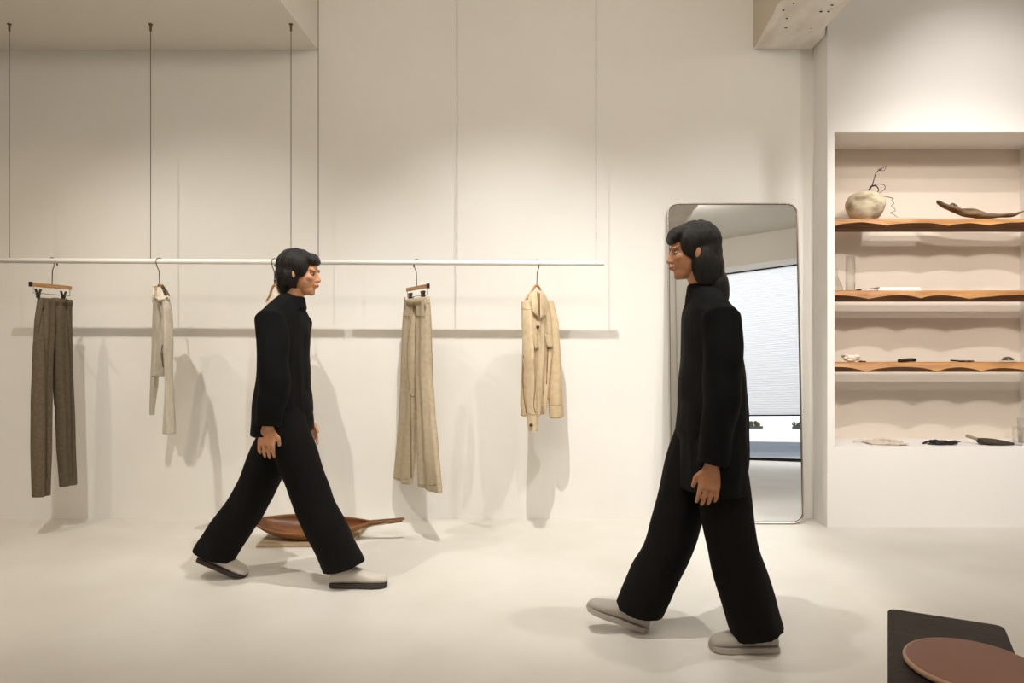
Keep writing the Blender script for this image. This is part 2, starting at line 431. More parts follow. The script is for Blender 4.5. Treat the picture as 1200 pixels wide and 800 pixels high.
from mathutils.bvhtree import BVHTree
class Surf:
    """lays seams, flaps and buttons on the outside of a garment"""
    def __init__(s, objs, loc, th):
        s.loc, s.th = loc, th; s.trees = []
        for o in objs:
            me = o.data; s.trees.append(BVHTree.FromPolygons([v.co.copy() for v in me.vertices], [list(p.vertices) for p in me.polygons]))
        c, n = math.cos(-th), math.sin(-th)
        s.tl = lambda p: Vector((p.x*c-p.y*n, p.x*n+p.y*c, p.z))
        s.last = None
    def on(s, px, py, off=.003):
        o = s.tl(Vector((0,0,CH))-s.loc); d = s.tl(P(px, py, 1)-Vector((0,0,CH))).normalized()
        best = None
        for t in s.trees:
            h = t.ray_cast(o, d)
            if h[0] is not None and (best is None or h[3] < best): best = h[3]
        if best is None: best = s.last or s.loc.length
        s.last = best
        return o+d*(best-off)
    def line(s, name, pts, r, m, parent, off=.001, n=6):
        pts = spline([Vector((p[0], 0, p[1])) for p in pts], n)
        P_ = [s.on(p.x, p.z, off) for p in pts]
        if len(P_) > 4: P_ = [P_[0]]+[(a+b*2+c)/4 for a, b, c in zip(P_, P_[1:], P_[2:])]+[P_[-1]]
        rs = r if not isinstance(r, (list,tuple)) else [r[min(len(r)-1, int(k*len(r)/len(P_)))] for k in range(len(P_))]
        return finish(name, T(P_, rs, n=6), m, parent, True)
    def quad(s, name, q, m, parent, off=.008, n=7, edge=None, thick=.004):
        bm = bmesh.new(); F_, K_ = {}, {}
        for a in range(n+1):
            for b in range(n+1):
                u, v = a/n, b/n
                px = (q[0][0]*(1-u)+q[1][0]*u)*(1-v)+(q[3][0]*(1-u)+q[2][0]*u)*v
                py = (q[0][1]*(1-u)+q[1][1]*u)*(1-v)+(q[3][1]*(1-u)+q[2][1]*u)*v
                lift = off+(edge*v if edge else 0)
                F_[a,b] = bm.verts.new(s.on(px, py, lift)); K_[a,b] = bm.verts.new(s.on(px, py, lift-thick))
        for a in range(n):
            for b in range(n):
                bm.faces.new((F_[a,b],F_[a+1,b],F_[a+1,b+1],F_[a,b+1])); bm.faces.new((K_[a,b+1],K_[a+1,b+1],K_[a+1,b],K_[a,b]))
        ring = [(a,0) for a in range(n)]+[(n,b) for b in range(n)]+[(a,n) for a in range(n,0,-1)]+[(0,b) for b in range(n,0,-1)]
        for x, y in zip(ring, ring[1:]+ring[:1]): bm.faces.new((F_[x],K_[x],K_[y],F_[y]))
        return finish(name, bm, m, parent, True)
    def disc(s, name, px, py, r, m, parent, off=.006):
        p = s.on(px, py, off); n = (s.tl(Vector((0,0,CH))-s.loc)-p).normalized()
        bm = bmesh.new(); bmesh.ops.create_cone(bm, cap_ends=True, segments=20, radius1=r, radius2=r*.85, depth=.006,
            matrix=Matrix.Translation(p) @ n.to_track_quat('Z','Y').to_matrix().to_4x4())
        return finish(name, bm, m, parent)

# taupe trousers
th = math.radians(78)
h1, loc, Y = clip_hanger(61, th, .145, .133, (-.085, .085), 'wooden clip hanger holding the dark taupe trousers, black left end', -1)
g = G(loc, Y, th, 61)
bm = bmesh.new()
loft(bm, tuberows(g, [(350,42.5,66,.05,0,.002,0),(380,38.5,66,.07,0,.006,.5),(420,36,64,.075,0,.008,.8),(470,34,64,.075,-.0,.010,1),(520,34,63.5,.075,-.0,.011,1.2),(581,35.5,61,.07,-.0,.010,1.4)], nf=2))
loft(bm, tuberows(g, [(350,58,87.5,.05,0,.002,2),(380,56,88,.07,0,.006,2),(430,58,89,.075,0,.009,2.3),(468,60,90.5,.075,.0,.010,2.5),(480,62,91,.075,.0,.010,2.5),(520,63.5,91.5,.07,.0,.010,2.6),(569,67,93,.065,.0,.009,2.8)], nf=2))
bm = remesh(bm, .005, 3); wrinkle(bm, .007, seed=1)
t1 = finish('trousers', bm, M_taupe, None, True, loc, th)
tag(t1, 'dark taupe wide-leg trousers clipped on a wooden hanger at far left', 'trousers')
bm = bmesh.new(); loft(bm, [g.ring(y, 42+a, 87.5+a*.2, .055, 0) for y, a in ((350,0),(358,-.6))])
wb = finish('waistband', bm, M_taupe, t1, True)
S = Surf([t1, wb], loc, th)
for a in (51, 78): S.quad('belt_loop', [(a-.6,348.5),(a+1.0,348.8),(a+1.0,362),(a-.6,362)], M_taupe_d, t1, .007, 2)
for a, b2, c2 in ((50.5,52.5,54), (78,82,84)): S.line('pleat_shade', [(a,361),(b2,420),(c2,500),(c2+1,560)], [.002,.004,.004,.002], M_taupe_d, t1)  # dark lines painting the shade along the pleats
S.line('fly_seam', [(64,359),(66,380),(63.5,410),(62.5,440)], .0022, M_taupe_d, t1)
S.line('slant_pocket', [(49.5,361),(47.5,375),(44.5,390)], .0022, M_taupe_d, t1)

# sand trousers
th = math.radians(-56)
h2, loc, Y = clip_hanger(488.5, th, .145, .160, (-.095, .10), 'wooden clip hanger holding the sand trousers, black right end', 1)
g = G(loc, Y, th, 488.5)
bm = bmesh.new()
loft(bm, tuberows(g, [(353,472,490,.04,0,.002,0),(390,469.5,492,.06,0,.004,0),(430,467.5,494,.065,0,.006,.3),(480,465,493,.06,.006,.009,.6),(515,462,490,.06,.010,.010,.9),(563.5,459,485.5,.06,.012,.010,1.2)], nf=2))
loft(bm, tuberows(g, [(353,486,505.5,.04,0,.002,2),(390,486,507.5,.06,0,.004,2),(430,485.5,508.5,.065,0,.006,2.2),(480,487,511.5,.06,-.006,.009,2.4),(520,487,515.5,.06,-.01,.010,2.6),(573,487.5,520.5,.06,-.012,.010,2.8)], nf=2))
bm = remesh(bm, .005, 3); wrinkle(bm, .006, seed=5)
t2 = finish('trousers', bm, M_khaki, None, True, loc, th)
tag(t2, 'pale sand flared trousers on a clip hanger in the middle of the wall', 'trousers')
bm = bmesh.new(); loft(bm, [g.ring(y, 471.5+a, 505.8-a, .048, 0) for y, a in ((349.5,0),(358,-.5))]); wb = finish('waistband', bm, M_khaki, t2, True)
S = Surf([t2, wb], loc, th)
for a, b2 in ((473.5, 481), (488, 498)):
    for dy in (0, 2.2): S.line('pocket_welt', [(a,370+dy),((a+b2)/2,370.4+dy),(b2,370.2+dy)], .0016, M_khaki_d, t2)
for a in (474.5, 484.5, 498): S.quad('belt_loop', [(a-.6,348),(a+.8,348),(a+.8,362),(a-.6,362)], M_khaki_d if a == 484.5 else M_khaki, t2, .007, 2)
S.line('back_seam', [(485,362),(481,380),(477,410),(478.5,440),(481,462),(486,464)], [.0012,.0018,.0022,.003], M_khaki_d, t2)
S.line('inner_crease_shade', [(481,465),(481.5,500),(482,560)], [.0025,.004,.004], M_khaki_d, t2)  # dark line painted for the shade between the legs
S.line('side_crease_shade', [(505,395),(506.5,420),(507.5,455)], .0016, M_khaki_d, t2)  # crease shade drawn as a darker line
S.line('hem', [(462,559.5),(470,561.2),(479,561)], .0014, M_khaki_d, t2)
S.line('hem', [(490,567.5),(503,568.6),(516,567)], .0014, M_khaki_d, t2)

# tops on shoulder hangers
def shoulder_hanger(px, th, h, half, m_hook, label, m_body=None, drop=.07):
    loc, Y = hanger_frame(px, th)
    root = empty('clothes_hanger', loc, th)
    finish('hook', T(hook_pts(h), .0028, n=8), m_hook, root, True)
    pts = spline([(-half,0,-h-drop), (-half*.6,0,-h-drop*.62), (-.03,0,-h-.020), (0,0,-h-.004), (.03,0,-h-.020), (half*.6,0,-h-drop*.62), (half,0,-h-drop)], 5)
    finish('shoulder_bar', T(pts, .009, n=10, round_ends=True, sq=(.7,1)), m_body or M_beech, root, True)
    tag(root, label, 'hanger'); return root, loc, Y

# grey long-sleeved top
th = math.radians(-42)
h3, loc, Y = shoulder_hanger(187, th, .14, .11, M_steel, 'thin wire hook hanger carrying the grey long-sleeved top', drop=.10)
g = G(loc, Y, th, 187)
bm = bmesh.new()
loft(bm, tuberows(g, [(338,183,194,.03,0,0,0),(350,179.5,200,.045,0,.002,0),(380,178.5,201,.05,0,.006,0),(410,177.5,199,.05,0,.008,.4),(441,176.2,194,.045,0,.010,.8)], nf=2.5))
loft(bm, tuberows(g, [(348,188,200,.035,-.01,0,0),(365,190.5,202,.05,-.02,0,0),(400,192.0,203,.055,-.03,.002,0),(440,192.5,203,.055,-.034,.002,0),(470,192.3,205,.055,-.034,.003,0),(508,190,207.5,.06,-.034,.003,0)], nf=2))
loft(bm, tuberows(g, [(350,179.5,188,.04,.01,0,0),(400,177.5,187,.04,.02,0,0),(440,176.5,186,.04,.022,0,0),(486,175,181.5,.025,.022,0,0)], nf=2))
bm = remesh(bm, .004, 3); wrinkle(bm, .005, (8,8,2), seed=9)
t3 = finish('long_sleeved_top', bm, M_knit, None, True, loc, th)
tag(t3, 'light grey ribbed long-sleeved top hanging edge-on from the left rail', 'top')
S = Surf([t3], loc, th)
S.line('side_seam', [(190.5,404),(189.6,412),(190.4,422),(191,430)], [.004,.007,.004], M_knit_d, t3)
bm = bmesh.new()
for q in range(6):
    pts_ = [S.on(180.5-.2*q, 335+2.6*q, .004+.004*(q%2)), S.on(185, 338+2.7*q, .012+.004*(q%2)), S.on(190, 338.5+2.4*q, .012), S.on(195.5+.4*q, 340+2*q, .004)]
    tube(bm, spline(pts_, 5), .0095, n=8, round_ends=True)
bm = remesh(bm, .004, 3); finish('draped_collar', bm, M_ivory, t3, True)
S.quad('shoulder_flap', [(188,334),(191,333),(199.5,346),(194,350)], M_knit_d, t3, .02, 6, thick=.006)

# cream jacket
th = math.radians(56)
h4, loc, Y = shoulder_hanger(629, th, .135, .10, M_steel, 'wooden shoulder hanger inside the cream jacket', M_beech, .09)
g = G(loc, Y, th, 629)
bm = bmesh.new()
loft(bm, tuberows(g, [(341,621,636,.05,0,0,0),(347,614,642,.08,0,.0,0),(356,610.5,646,.10,0,.002,0),(380,609,650,.115,0,.008,0),(410,607.5,652,.12,0,.010,0),(440,606.5,648,.12,0,.012,.3),(470,606.5,645,.11,0,.014,.5),(486,607.5,643,.10,0,.014,.6)], nf=3))
loft(bm, tuberows(g, [(352,610,622,.06,-.02,0,0),(380,610,625,.085,-.05,0,0),(420,612.5,626,.085,-.075,.002,0),(460,614,629,.08,-.08,.003,0),(484,616,631,.07,-.085,.003,0),(505,617.5,632,.06,-.088,.002,0)], nf=2))
loft(bm, tuberows(g, [(352,636,648,.06,-.01,0,0),(380,639,654,.085,-.03,0,0),(420,641,656.5,.085,-.04,.002,0),(460,641.5,659.5,.08,-.05,.003,0),(489,643.5,662,.06,-.05,.002,0)], nf=2))
bm = remesh(bm, .005, 3); wrinkle(bm, .009, (7,7,1.6), seed=3)
t4 = finish('jacket', bm, M_jkt, None, True, loc, th)
tag(t4, 'cream button-up overshirt jacket hanging at the right end of the rail', 'jacket')
S = Surf([t4], loc, th)
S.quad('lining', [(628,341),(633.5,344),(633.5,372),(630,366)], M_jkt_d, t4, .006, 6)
S.quad('collar', [(621,343),(629,341.5),(632,374),(624.5,366)], M_jkt, t4, .010, 7, edge=.012, thick=.008)
S.quad('collar', [(633,343.5),(638.5,350),(640.5,370),(632.8,374)], M_jkt, t4, .010, 7, edge=.012, thick=.008)
S.quad('placket', [(629.3,376),(632.6,376),(638,484),(634,485)], M_jkt, t4, .006, 9, thick=.005)
S.line('placket_edge', [(632.8,377),(634.5,420),(638,484)], .0012, M_jkt_d, t4, .004)
S.quad('pocket_flap', [(624.5,390),(629,393),(631.5,408),(626.5,410)], M_jkt, t4, .010, 5, edge=.006, thick=.006)
S.quad('pocket_flap', [(638.5,391),(644,394),(648,407),(641,407)], M_jkt, t4, .010, 5, edge=.006, thick=.006)
S.line('flap_edge', [(626.5,411),(631.5,409)], .0014, M_khaki_d, t4, .003)
S.line('flap_edge', [(641,408.5),(648,408.5)], .0014, M_khaki_d, t4, .003)
S.disc('button', 630.3, 383, .011, M_button, t4, .012)
S.disc('button', 622.5, 498, .011, M_button, t4)
S.line('cuff_seam', [(645,474.5),(652,475),(658,474.2)], .0014, M_jkt_d, t4)
S.line('cuff_seam', [(619,484.5),(624,486),(629,485.5)], .0014, M_jkt_d, t4)
S.line('sleeve_fold_shade', [(613.8,416),(612.8,440),(614,465),(617,484)], [.004,.005,.003,.003], M_jkt_d, t4, 0)  # darker lines paint the shade inside the sleeve folds
S.line('sleeve_fold_shade', [(642,404),(641.2,425),(640.5,450)], [.005,.005,.003], M_jkt_d, t4, 0)
S.line('front_fold_shade', [(625.5,420),(627,450),(625.5,474),(628,484)], [.0015,.003,.003,.003], M_khaki_d, t4, 0)  # shade of the front fold, put in as a dark line
S.line('yoke_seam', [(612,361),(617,363),(623,362)], .0014, M_khaki_d, t4)

# garment half hidden behind the left walking person
th = math.radians(-40)
h5, loc, Y = shoulder_hanger(322, th, .14, .10, M_hookblk, 'black hanger hook behind the left walker, second hanger from rail end', drop=.10)
finish('grip', T([(0,0,-.11),(0,0,-.15)], .007, n=10), M_hookblk, h5)
g = G(loc, Y, th, 322)
bm = bmesh.new()
loft(bm, tuberows(g, [(344,318,327,.03,0,0,0),(352,312,334,.05,0,.002,0),(380,311,338,.055,0,.004,0),(420,310,340,.055,0,.006,.4),(462,309,339,.055,0,.008,.8)], nf=2))
loft(bm, tuberows(g, [(352,324,335,.04,0,0,0),(400,327,342,.05,-.02,.002,0),(450,329,343,.05,-.022,.002,0),(492,330,345,.05,-.022,.003,0)], nf=2))
loft(bm, tuberows(g, [(352,312,320,.04,.01,0,0),(400,309,320,.04,.02,0,0),(450,309,319,.045,.022,0,0),(488,309,318,.03,.022,0,0)], nf=2))
bm = remesh(bm, .005, 3); wrinkle(bm, .005, (8,8,2), seed=19)
t5 = finish('long_sleeved_top', bm, M_ivory, None, True, loc, th)
tag(t5, 'pale ivory top hanging on the left rail behind the left walking person', 'top')

# ------------------------------------------------------------------ mirror
mb, mt_ = 4.44, 4.555   # base and top distance
c0 = P(784, 617, mb); c1 = P(943, 617, mb); t0_ = P(784, 238, mt_); t1_ = P(934, 238, mt_)
mw = ((c1.x-c0.x)+(t1_.x-t0_.x))/2; mh = (t0_-c0).length
mx = (c0.x+c1.x+t0_.x+t1_.x)/4
mroot = empty('standing_mirror', (mx, mb, 0.006))
lean = math.atan2(mt_-mb, t0_.z-c0.z)
mroot.rotation_euler = (-lean, 0, math.radians(0))
mroot.rotation_euler.z = MIRZ = math.radians(-.0)
def rr(w, h, r, n=8, y=0, x0=0, z0=0):
    L = []
    for cx, cz, a0 in ((w/2-r, r, -90), (w/2-r, h-r, 0), (-w/2+r, h-r, 90), (-w/2+r, r, 180)):
        for k in range(n+1):
            a = math.radians(a0+90*k/n); L.append(Vector((x0+cx+r*math.cos(a), y, z0+cz+r*math.sin(a))))
    return L
mh = (t0_.z-0.006)/math.cos(lean)
bm = bmesh.new()
o1, o2 = rr(mw, mh, .07), rr(mw-.014, mh-.014, .063, z0=.007)
A = [[Vector((p.x, y, p.z)) for p in L] for y, L in ((0.022, o1), (-.004, o1), (-.006, [p*.5+q*.5 for p, q in zip(o1, o2)]), (-.002, o2), (.006, o2))]
loft(bm, A, cap=False)
finish('frame', bm, M_chrome, mroot, True)
bm = bmesh.new(); bm.faces.new([bm.verts.new(Vector((p.x, .004, p.z))) for p in o2]); finish('mirror_glass', bm, M_mirror, mroot)
o3, o4 = rr(mw-.014, mh-.014, .063, z0=.007), rr(mw-.022, mh-.022, .059, z0=.011)
bm = bmesh.new(); loft(bm, [[Vector((p.x, .0025, p.z)) for p in o3], [Vector((p.x, .0030, p.z)) for p in o4]], cap=False); finish('inner_edge', bm, M_bronze, mroot)
bm = bmesh.new(); loft(bm, [[Vector((p.x, y, p.z)) for p in o1] for y in (.016, .0225)]); finish('backing', bm, M_bronze, mroot)
tag(mroot, 'tall rounded-corner mirror leaning on the wall behind the right walker', 'mirror')

# ------------------------------------------------------------------ niche shelves
def shelf(pyt, pyb, seed, label, depth=.20, amp=1.0):
    Yf = 4.415; zt = CH+(VY-pyt)*Yf/F; zb = CH+(VY-pyb)*(Yf)/F
    if pyt < 300: zb = CH+(VY-(pyb-5))*Yf/F
    root_x = (nx0+nx1)/2
    bm = bmesh.new(); n = 150; loops = []
    for i in range(n+1):
        x = nx0+.001+(nx1-nx0-.002)*i/n
        ph = (x-nx0)*2*PI/.36
        wv = abs(math.sin(ph*.5+seed+1.9*noise.noise(Vector((x*1.7, seed*4, 0)))))*(.62+.55*noise.noise(Vector((x*1.3, seed*7, 5)))+.2)
        wv = min(1, max(0, wv))   # scallops
        wv = wv**.7
        yo = .012*noise.noise(Vector((x*3, seed*3, 1)))+.006*noise.noise(Vector((x*9, seed*3, 1)))
        zr = zt-(zt-zb)*(.96-.52*wv*amp)
        zr += .003*noise.noise(Vector((x*12, seed, 0)))
        L = [(x, Yf+depth, zt), (x, Yf+.012+yo, zt), (x, Yf+yo-.002, zt-.006), (x, Yf+yo-.010-.012*(1-wv), zr), (x, Yf+.03+yo*.5+.03*wv, zb+.004), (x, Yf+.038+yo*.5+.03*wv, zb), (x, Yf+depth, zb)]
        loops.append([Vector(p) for p in L])
    vs = loft(bm, loops)
    bm.faces.ensure_lookup_table()
    bmesh.ops.recalc_face_normals(bm, faces=bm.faces[:])
    for a, b in zip(vs, vs[1:]):
        for k, idx in ((3,1),(4,1),(5,1)):
            for f in a[k].link_faces:
                if a[k+1] in f.verts and b[k] in f.verts: f.material_index = 1
    o = finish('wooden_shelf', bm, [M_wood, M_bark_shade])
    tag(o, label, 'shelf', None); return zt, Yf
s1 = shelf(255.5, 270.5, .2, 'live-edge wooden shelf at the top of the niche holding the vase')
s2 = shelf(340, 351, 1.3, 'middle live-edge wooden shelf holding white books and glassware')
s3 = shelf(424.5, 436, .9, 'lowest live-edge wooden shelf with small dark objects')

# top shelf: vase, twig, driftwood
zt, Yf = s1
Yv = Yf+.105
def SX(px, Y): return (px-VX)*Y/F
vx = SX(1014, Yv); rv = .122
bm = bmesh.new()
prof = [(.001,0),(.062,0),(.070,.004),(.098,.035),(.118,.075),(.1235,.105),(.118,.135),(.098,.165),(.066,.183),(.048,.188),(.046,.180),(.05,.165),(.001,.16)]
pp = spline([(r,0,z) for r, z in prof], 4); lathe(bm, [(max(.001,p.x), p.z) for p in pp], 48)
displace(bm, lambda c, n: n*.004*noise.noise(c*14))
o = finish('vase', bm, M_clay, None, True, (vx, Yv, zt+.0015)); tag(o, 'round beige speckled clay vase on the top shelf', 'vase')
def VP(px, py, dy=0): return P(px, py, Yv+dy)
broot = empty('dry_branch', (vx+.02, Yv, zt+.165))
def br(pts, r, n=4):
    bm = T(spline([Vector(p)-broot.location for p in pts], n), r, n=6); return bm
bm = bmesh.new()
def addp(pts, r0, r1):
    sp = spline([Vector(p)-broot.location for p in pts], 5); m_ = len(sp)
    tube(bm, sp, [r0+(r1-r0)*i/(m_-1) for i in range(m_)], n=6, round_ends=True)
addp([VP(1016,228),VP(1020,220),VP(1022.5,217)], .006, .005)
addp([VP(1022,218),VP(1024.5,209,.01),VP(1027,202,.01),VP(1032.5,198,.0),VP(1034,197),VP(1038.5,194.3)], .0035, .0015)
addp([VP(1033,200),VP(1029.5,199,.02),VP(1031.5,197.8),VP(1036,200),VP(1038,196),VP(1039,194)], .0022, .0012)
addp([VP(1022,218),VP(1027,218),VP(1029.5,222,-.01),VP(1028.5,225)], .004, .003)
addp([VP(1024,217),VP(1031,215.5,-.02),VP(1036.5,217,-.03),VP(1037,221,-.02),VP(1033,224.5),VP(1027,226.5)], .0022, .0015)
addp([VP(1028,225),VP(1032,229,-.02),VP(1040,230.5,-.02),VP(1047,232.5,-.03)], .003, .0022)
addp([VP(1047,232),VP(1045,235,-.03),VP(1047.5,238,-.03),VP(1044.5,241,-.03),VP(1048,244,-.03),VP(1049,247,-.03),VP(1043.5,249,-.03),VP(1047,251,-.03),VP(1051.5,254.5,-.03)], .002, .0013)
o = finish('twig', bm, M_twig, broot, True); tag(broot, 'thin curly dark dry branch standing in the clay vase', 'branch')
# driftwood
Yd = Yf+.09
def DP(px, py, dy=0): return P(px, py, Yd+dy)
c = DP(1150, 254.5); bm = bmesh.new()
sp = spline([DP(1098.5,236.5)-c, DP(1104,240)-c, DP(1118,245)-c, DP(1130,249.5,.01)-c, DP(1145,252,.02)-c, DP(1165,253,.02)-c, DP(1185,251.5,.01)-c, DP(1200,247.5)-c, DP(1216,243)-c], 6)
m_ = len(sp); tube(bm, sp, [.011+.018*math.sin(PI*min(1,i/(m_-1)*1.15))**.8*(1 if i/(m_-1)<.87 else .8) for i in range(m_)], n=16, round_ends=True, sq=(1.3,.62))
tube(bm, spline([DP(1112,243,-.02)-c, DP(1116,238.5,-.02)-c, DP(1122,241.5,-.02)-c], 4), .006, n=8, round_ends=True)
tube(bm, spline([DP(1128,246,.0)-c, DP(1143,246.5,-.0)-c, DP(1158,251,-.0)-c], 4), .008, n=8, round_ends=True)
bm = remesh(bm, .004, 2); displace(bm, lambda q, n: n*.008*noise.noise(Vector((q.x*10, q.y*40, q.z*40))))
o = finish('driftwood', bm, M_drift, None, True, c); tag(o, 'long curved weathered driftwood piece lying on the top shelf', 'driftwood')

# shelf 2
zt, Yf = s2
Yg = Yf+.08
def glass(name, prof, px, label, Y=Yg, z=None, cat='vase'):
    bm = bmesh.new(); inner = [(max(.0015, r-.0025), zz+(.004 if i == 0 else 0)) for i, (r, zz) in enumerate(prof)]
    full = [(.0012,prof[0][1])]+prof+inner[::-1]+[(.0012, prof[0][1]+.004)]
    lathe(bm, full, 32); o = finish(name, bm, M_glass, None, True, (SX(px, Y), Y, zt if z is None else z)); tag(o, label, cat); return o
glass('glass_carafe', [(.044,0),(.046,.012),(.040,.04),(.022,.075),(.013,.1),(.012,.14),(.015,.15)], 979.5, 'small conical clear glass carafe at left end of middle shelf', cat='carafe', Y=Yf+.10)
o = bpy.context.scene.objects.get('glass_carafe')
glass('glass_cylinder', [(.03,0),(.0305,.1),(.0305,.235)], 996.5, 'tall slim clear glass cylinder vase on the middle shelf')
def book(px0, px1, d0, d1, z, h, m, mp, label, rz=0):
    Y = Yf+d0; cx = (SX(px0, Y)+SX(px1, Y))/2; w = SX(px1, Y)-SX(px0, Y)
    r = empty('book', (cx, Yf+(d0+d1)/2, z), rz); dd = (d1-d0)/2
    finish('pages', B(-w/2+.003, w/2-.003, -dd+.003, dd-.003, .0025, h-.0025), mp, r)
    bm = bmesh.new(); box(bm, -w/2, w/2, -dd, dd, 0, .0025); box(bm, -w/2, w/2, -dd, dd, h-.0025, h); box(bm, -w/2, -w/2+.003, -dd, dd, 0, h)
    finish('cover', bm, m, r); tag(r, label, 'book'); return r
book(1009, 1034, .03, .16, zt, .012, M_bookd, M_book, 'thin dark-covered book beside the white books')
book(1029, 1080, .015, .155, zt, .012, M_book, M_book, 'lower white book of the pair on the middle shelf')
book(1030, 1079, .02, .15, zt+.012, .011, M_book, M_book, 'upper white book of the pair on the middle shelf', .03)

# shelf 3
zt, Yf = s3
bm = bmesh.new()
for q in range(14):
    a = q*.8; ell(bm, (-.045+.09*random.random(), random.uniform(-.02,.02), .012+.030*random.random()), (.014,.012,.009), 10)
ell(bm, (0,0,.014), (.032,.024,.014), 16); ell(bm, (-.035,0,.046), (.022,.02,.007), 12); ell(bm, (.03,0,.042), (.028,.02,.008), 12); ell(bm,(0,0,.034),(.045,.024,.014),14)
bm = remesh(bm, .0035, 2); bmesh.ops.scale(bm, verts=bm.verts[:], vec=(1.05,1,1))
o = finish('seashell', bm, M_shell, None, True, (SX(997, Yf+.06), Yf+.06, zt)); tag(o, 'frilly white shell on the lowest wooden shelf', 'shell')
bm = bmesh.new(); ell(bm, (-.012,0,.006), (.018,.012,.006), 12); ell(bm, (.012,.004,.005), (.014,.01,.005), 12); bm = remesh(bm, .002, 2)
o = finish('pebble', bm, M_dkbrown, None, True, (SX(1011, Yf+.03), Yf+.03, zt)); tag(o, 'tiny dark pebble beside the white shell', 'pebble')
bm = bmesh.new(); tube(bm, spline([(-.048,0,.010),(-.02,.004,.012),(.02,-.002,.016),(.046,0,.015)],4), .012, n=12, round_ends=True, sq=(1.5,1)); tube(bm, spline([(-.03,-.012,.012),(.02,-.012,.018),(.044,-.01,.02)],4), .006, n=8, round_ends=True)
bm = remesh(bm, .003, 1)
o = finish('sunglasses_case', bm, M_blackobj, None, True, (SX(1063, Yf+.04), Yf+.04, zt)); tag(o, 'small rounded black case in the middle of lowest shelf', 'case')
r = empty('folded_sunglasses', (SX(1128, Yf+.04), Yf+.04, zt))
bm = bmesh.new(); tube(bm, [(-.075,0,.012),(-.02,.0,.008),(.03,0,.007),(.072,0,.008)], [.005,.005,.006,.004], n=8, round_ends=True, sq=(1.6,1)); finish('frame', bm, M_blackobj, r, True)
bm = bmesh.new(); ell(bm, (-.01,-.006,.007), (.03,.012,.006), 12); ell(bm, (.035,-.006,.007), (.026,.012,.006), 12); finish('lens', bm, M_blackobj, r, True)
bm = bmesh.new(); ell(bm, (.014,-.016,.007), (.006,.004,.003), 8); finish('hinge', bm, M_chrome, r, True)
tag(r, 'flat black folded eyewear lying on the lowest wooden shelf', 'eyewear')
r = empty('domed_paperweight', (SX(1181, Yf+.05), Yf+.05, zt))
bm = bmesh.new(); lathe(bm, [(.048,.0),(.05,.008),(.038,.012),(.001,.012)], 24); finish('base', bm, M_glass, r, True)
bm = bmesh.new(); lathe(bm, [(.001,.0121),(.032,.0122),(.035,.016),(.030,.026),(.018,.034),(.001,.037)], 24); finish('dome', bm, M_stone, r, True)
tag(r, 'small grey metal dome at right end of the lowest shelf', 'ornament')

# niche ledge
zl = nz0; Yl = NY
def cloth_blob(name, pts_px, r, m, label, cat, voxel=.004, sq=(2.2,.6), extra=None, d=.10, amp=.006, Yoff=None):
    cx = sum(p[0] for p in pts_px)/len(pts_px); Y = Yl+(d if Yoff is None else Yoff)
    c = Vector((SX(cx, Y), Y, zl)); bm = bmesh.new()
    pts = [Vector((SX(p[0], Y)-c.x, p[1], p[2])) for p in pts_px]
    tube(bm, spline(pts, 5), r, n=12, round_ends=True, sq=sq)
    if extra:
        for e, rr_ in extra:
            tube(bm, spline([Vector((SX(p[0], Y)-c.x, p[1], p[2])) for p in e], 5), rr_, n=10, round_ends=True, sq=(1.6,.7))
    bm = remesh(bm, voxel, 2)
    displace(bm, lambda q, n: n*amp*(noise.noise(q*22)+.6*noise.noise(q*50)))
    for v in bm.verts: v.co.z = max(v.co.z, .0015)
    o = finish(name, bm, m, None, True, c); tag(o, label, cat); return o
cloth_blob('linen_gloves', [(1018,.0,.012),(1035,-.01,.014),(1052,-.03,.010)], .016, M_cloth, 'crumpled beige linen gloves on the white niche ledge', 'gloves', sq=(2.6,.7),
    extra=[([(1004,.05,.010),(1012,.06,.018),(1024,.03,.012)], .008), ([(1014,.06,.014),(1035,.07,.016),(1052,.04,.012),(1060,.035,.010)], .009),
           ([(1018,-.03,.008),(1036,-.06,.010),(1056,-.07,.008)], .010), ([(1030,.05,.014),(1038,.06,.026),(1048,.05,.016)], .009)], amp=.010, d=.12)
cloth_blob('leather_gloves', [(1092,.0,.016),(1104,-.005,.018),(1118,-.01,.015)], .014, M_blackobj, 'black leather gloves lying on the white niche ledge', 'gloves', sq=(2.4,.8),
    extra=[([(1083.5,.01,.006),(1092,.03,.016),(1104,.03,.020)], .007), ([(1100,.04,.018),(1118,.03,.014),(1129,.03,.012)], .006), ([(1090,-.03,.008),(1108,-.04,.010),(1118,-.03,.008)], .008),([(1086,-.015,.006),(1098,-.02,.012)], .007)], amp=.008)
Y = Yl+.09; r = empty('hand_brush', (SX(1160, Y), Y, zl))
bm = bmesh.new(); loops = []
for i in range(20):
    t = i/19; px = 1147+38*t; x = SX(px, Y)-r.location.x; w = .012+.042*math.sin(PI*min(1, t*.9+.12))**.8; zc = .026-.02*t; hh = .010+.012*math.sin(PI*min(1, t*.8+.2))
    loops.append([Vector((x, -.02*t+w*math.cos(a), max(.001, zc+hh*math.sin(a)))) for a in [2*PI*k/16 for k in range(16)]])
loft(bm, loops); finish('brush_head', bm, M_leaf, r, True)
finish('handle', T([Vector((SX(1139,Y)-r.location.x,.05,.05)), Vector((SX(1148,Y)-r.location.x,.02,.032)), Vector((SX(1154,Y)-r.location.x,.0,.03))], [.011,.010,.008], n=12, round_ends=True), M_handle, r, True)
tag(r, 'dark leaf-shaped hand brush with pale handle on the niche ledge', 'brush')
glass('glass_jar', [(.05,0),(.052,.01),(.056,.10),(.058,.165)], 1204, 'clear glass jar standing at the right end of the niche ledge', Y=Yl+.16, z=zl, cat='jar')
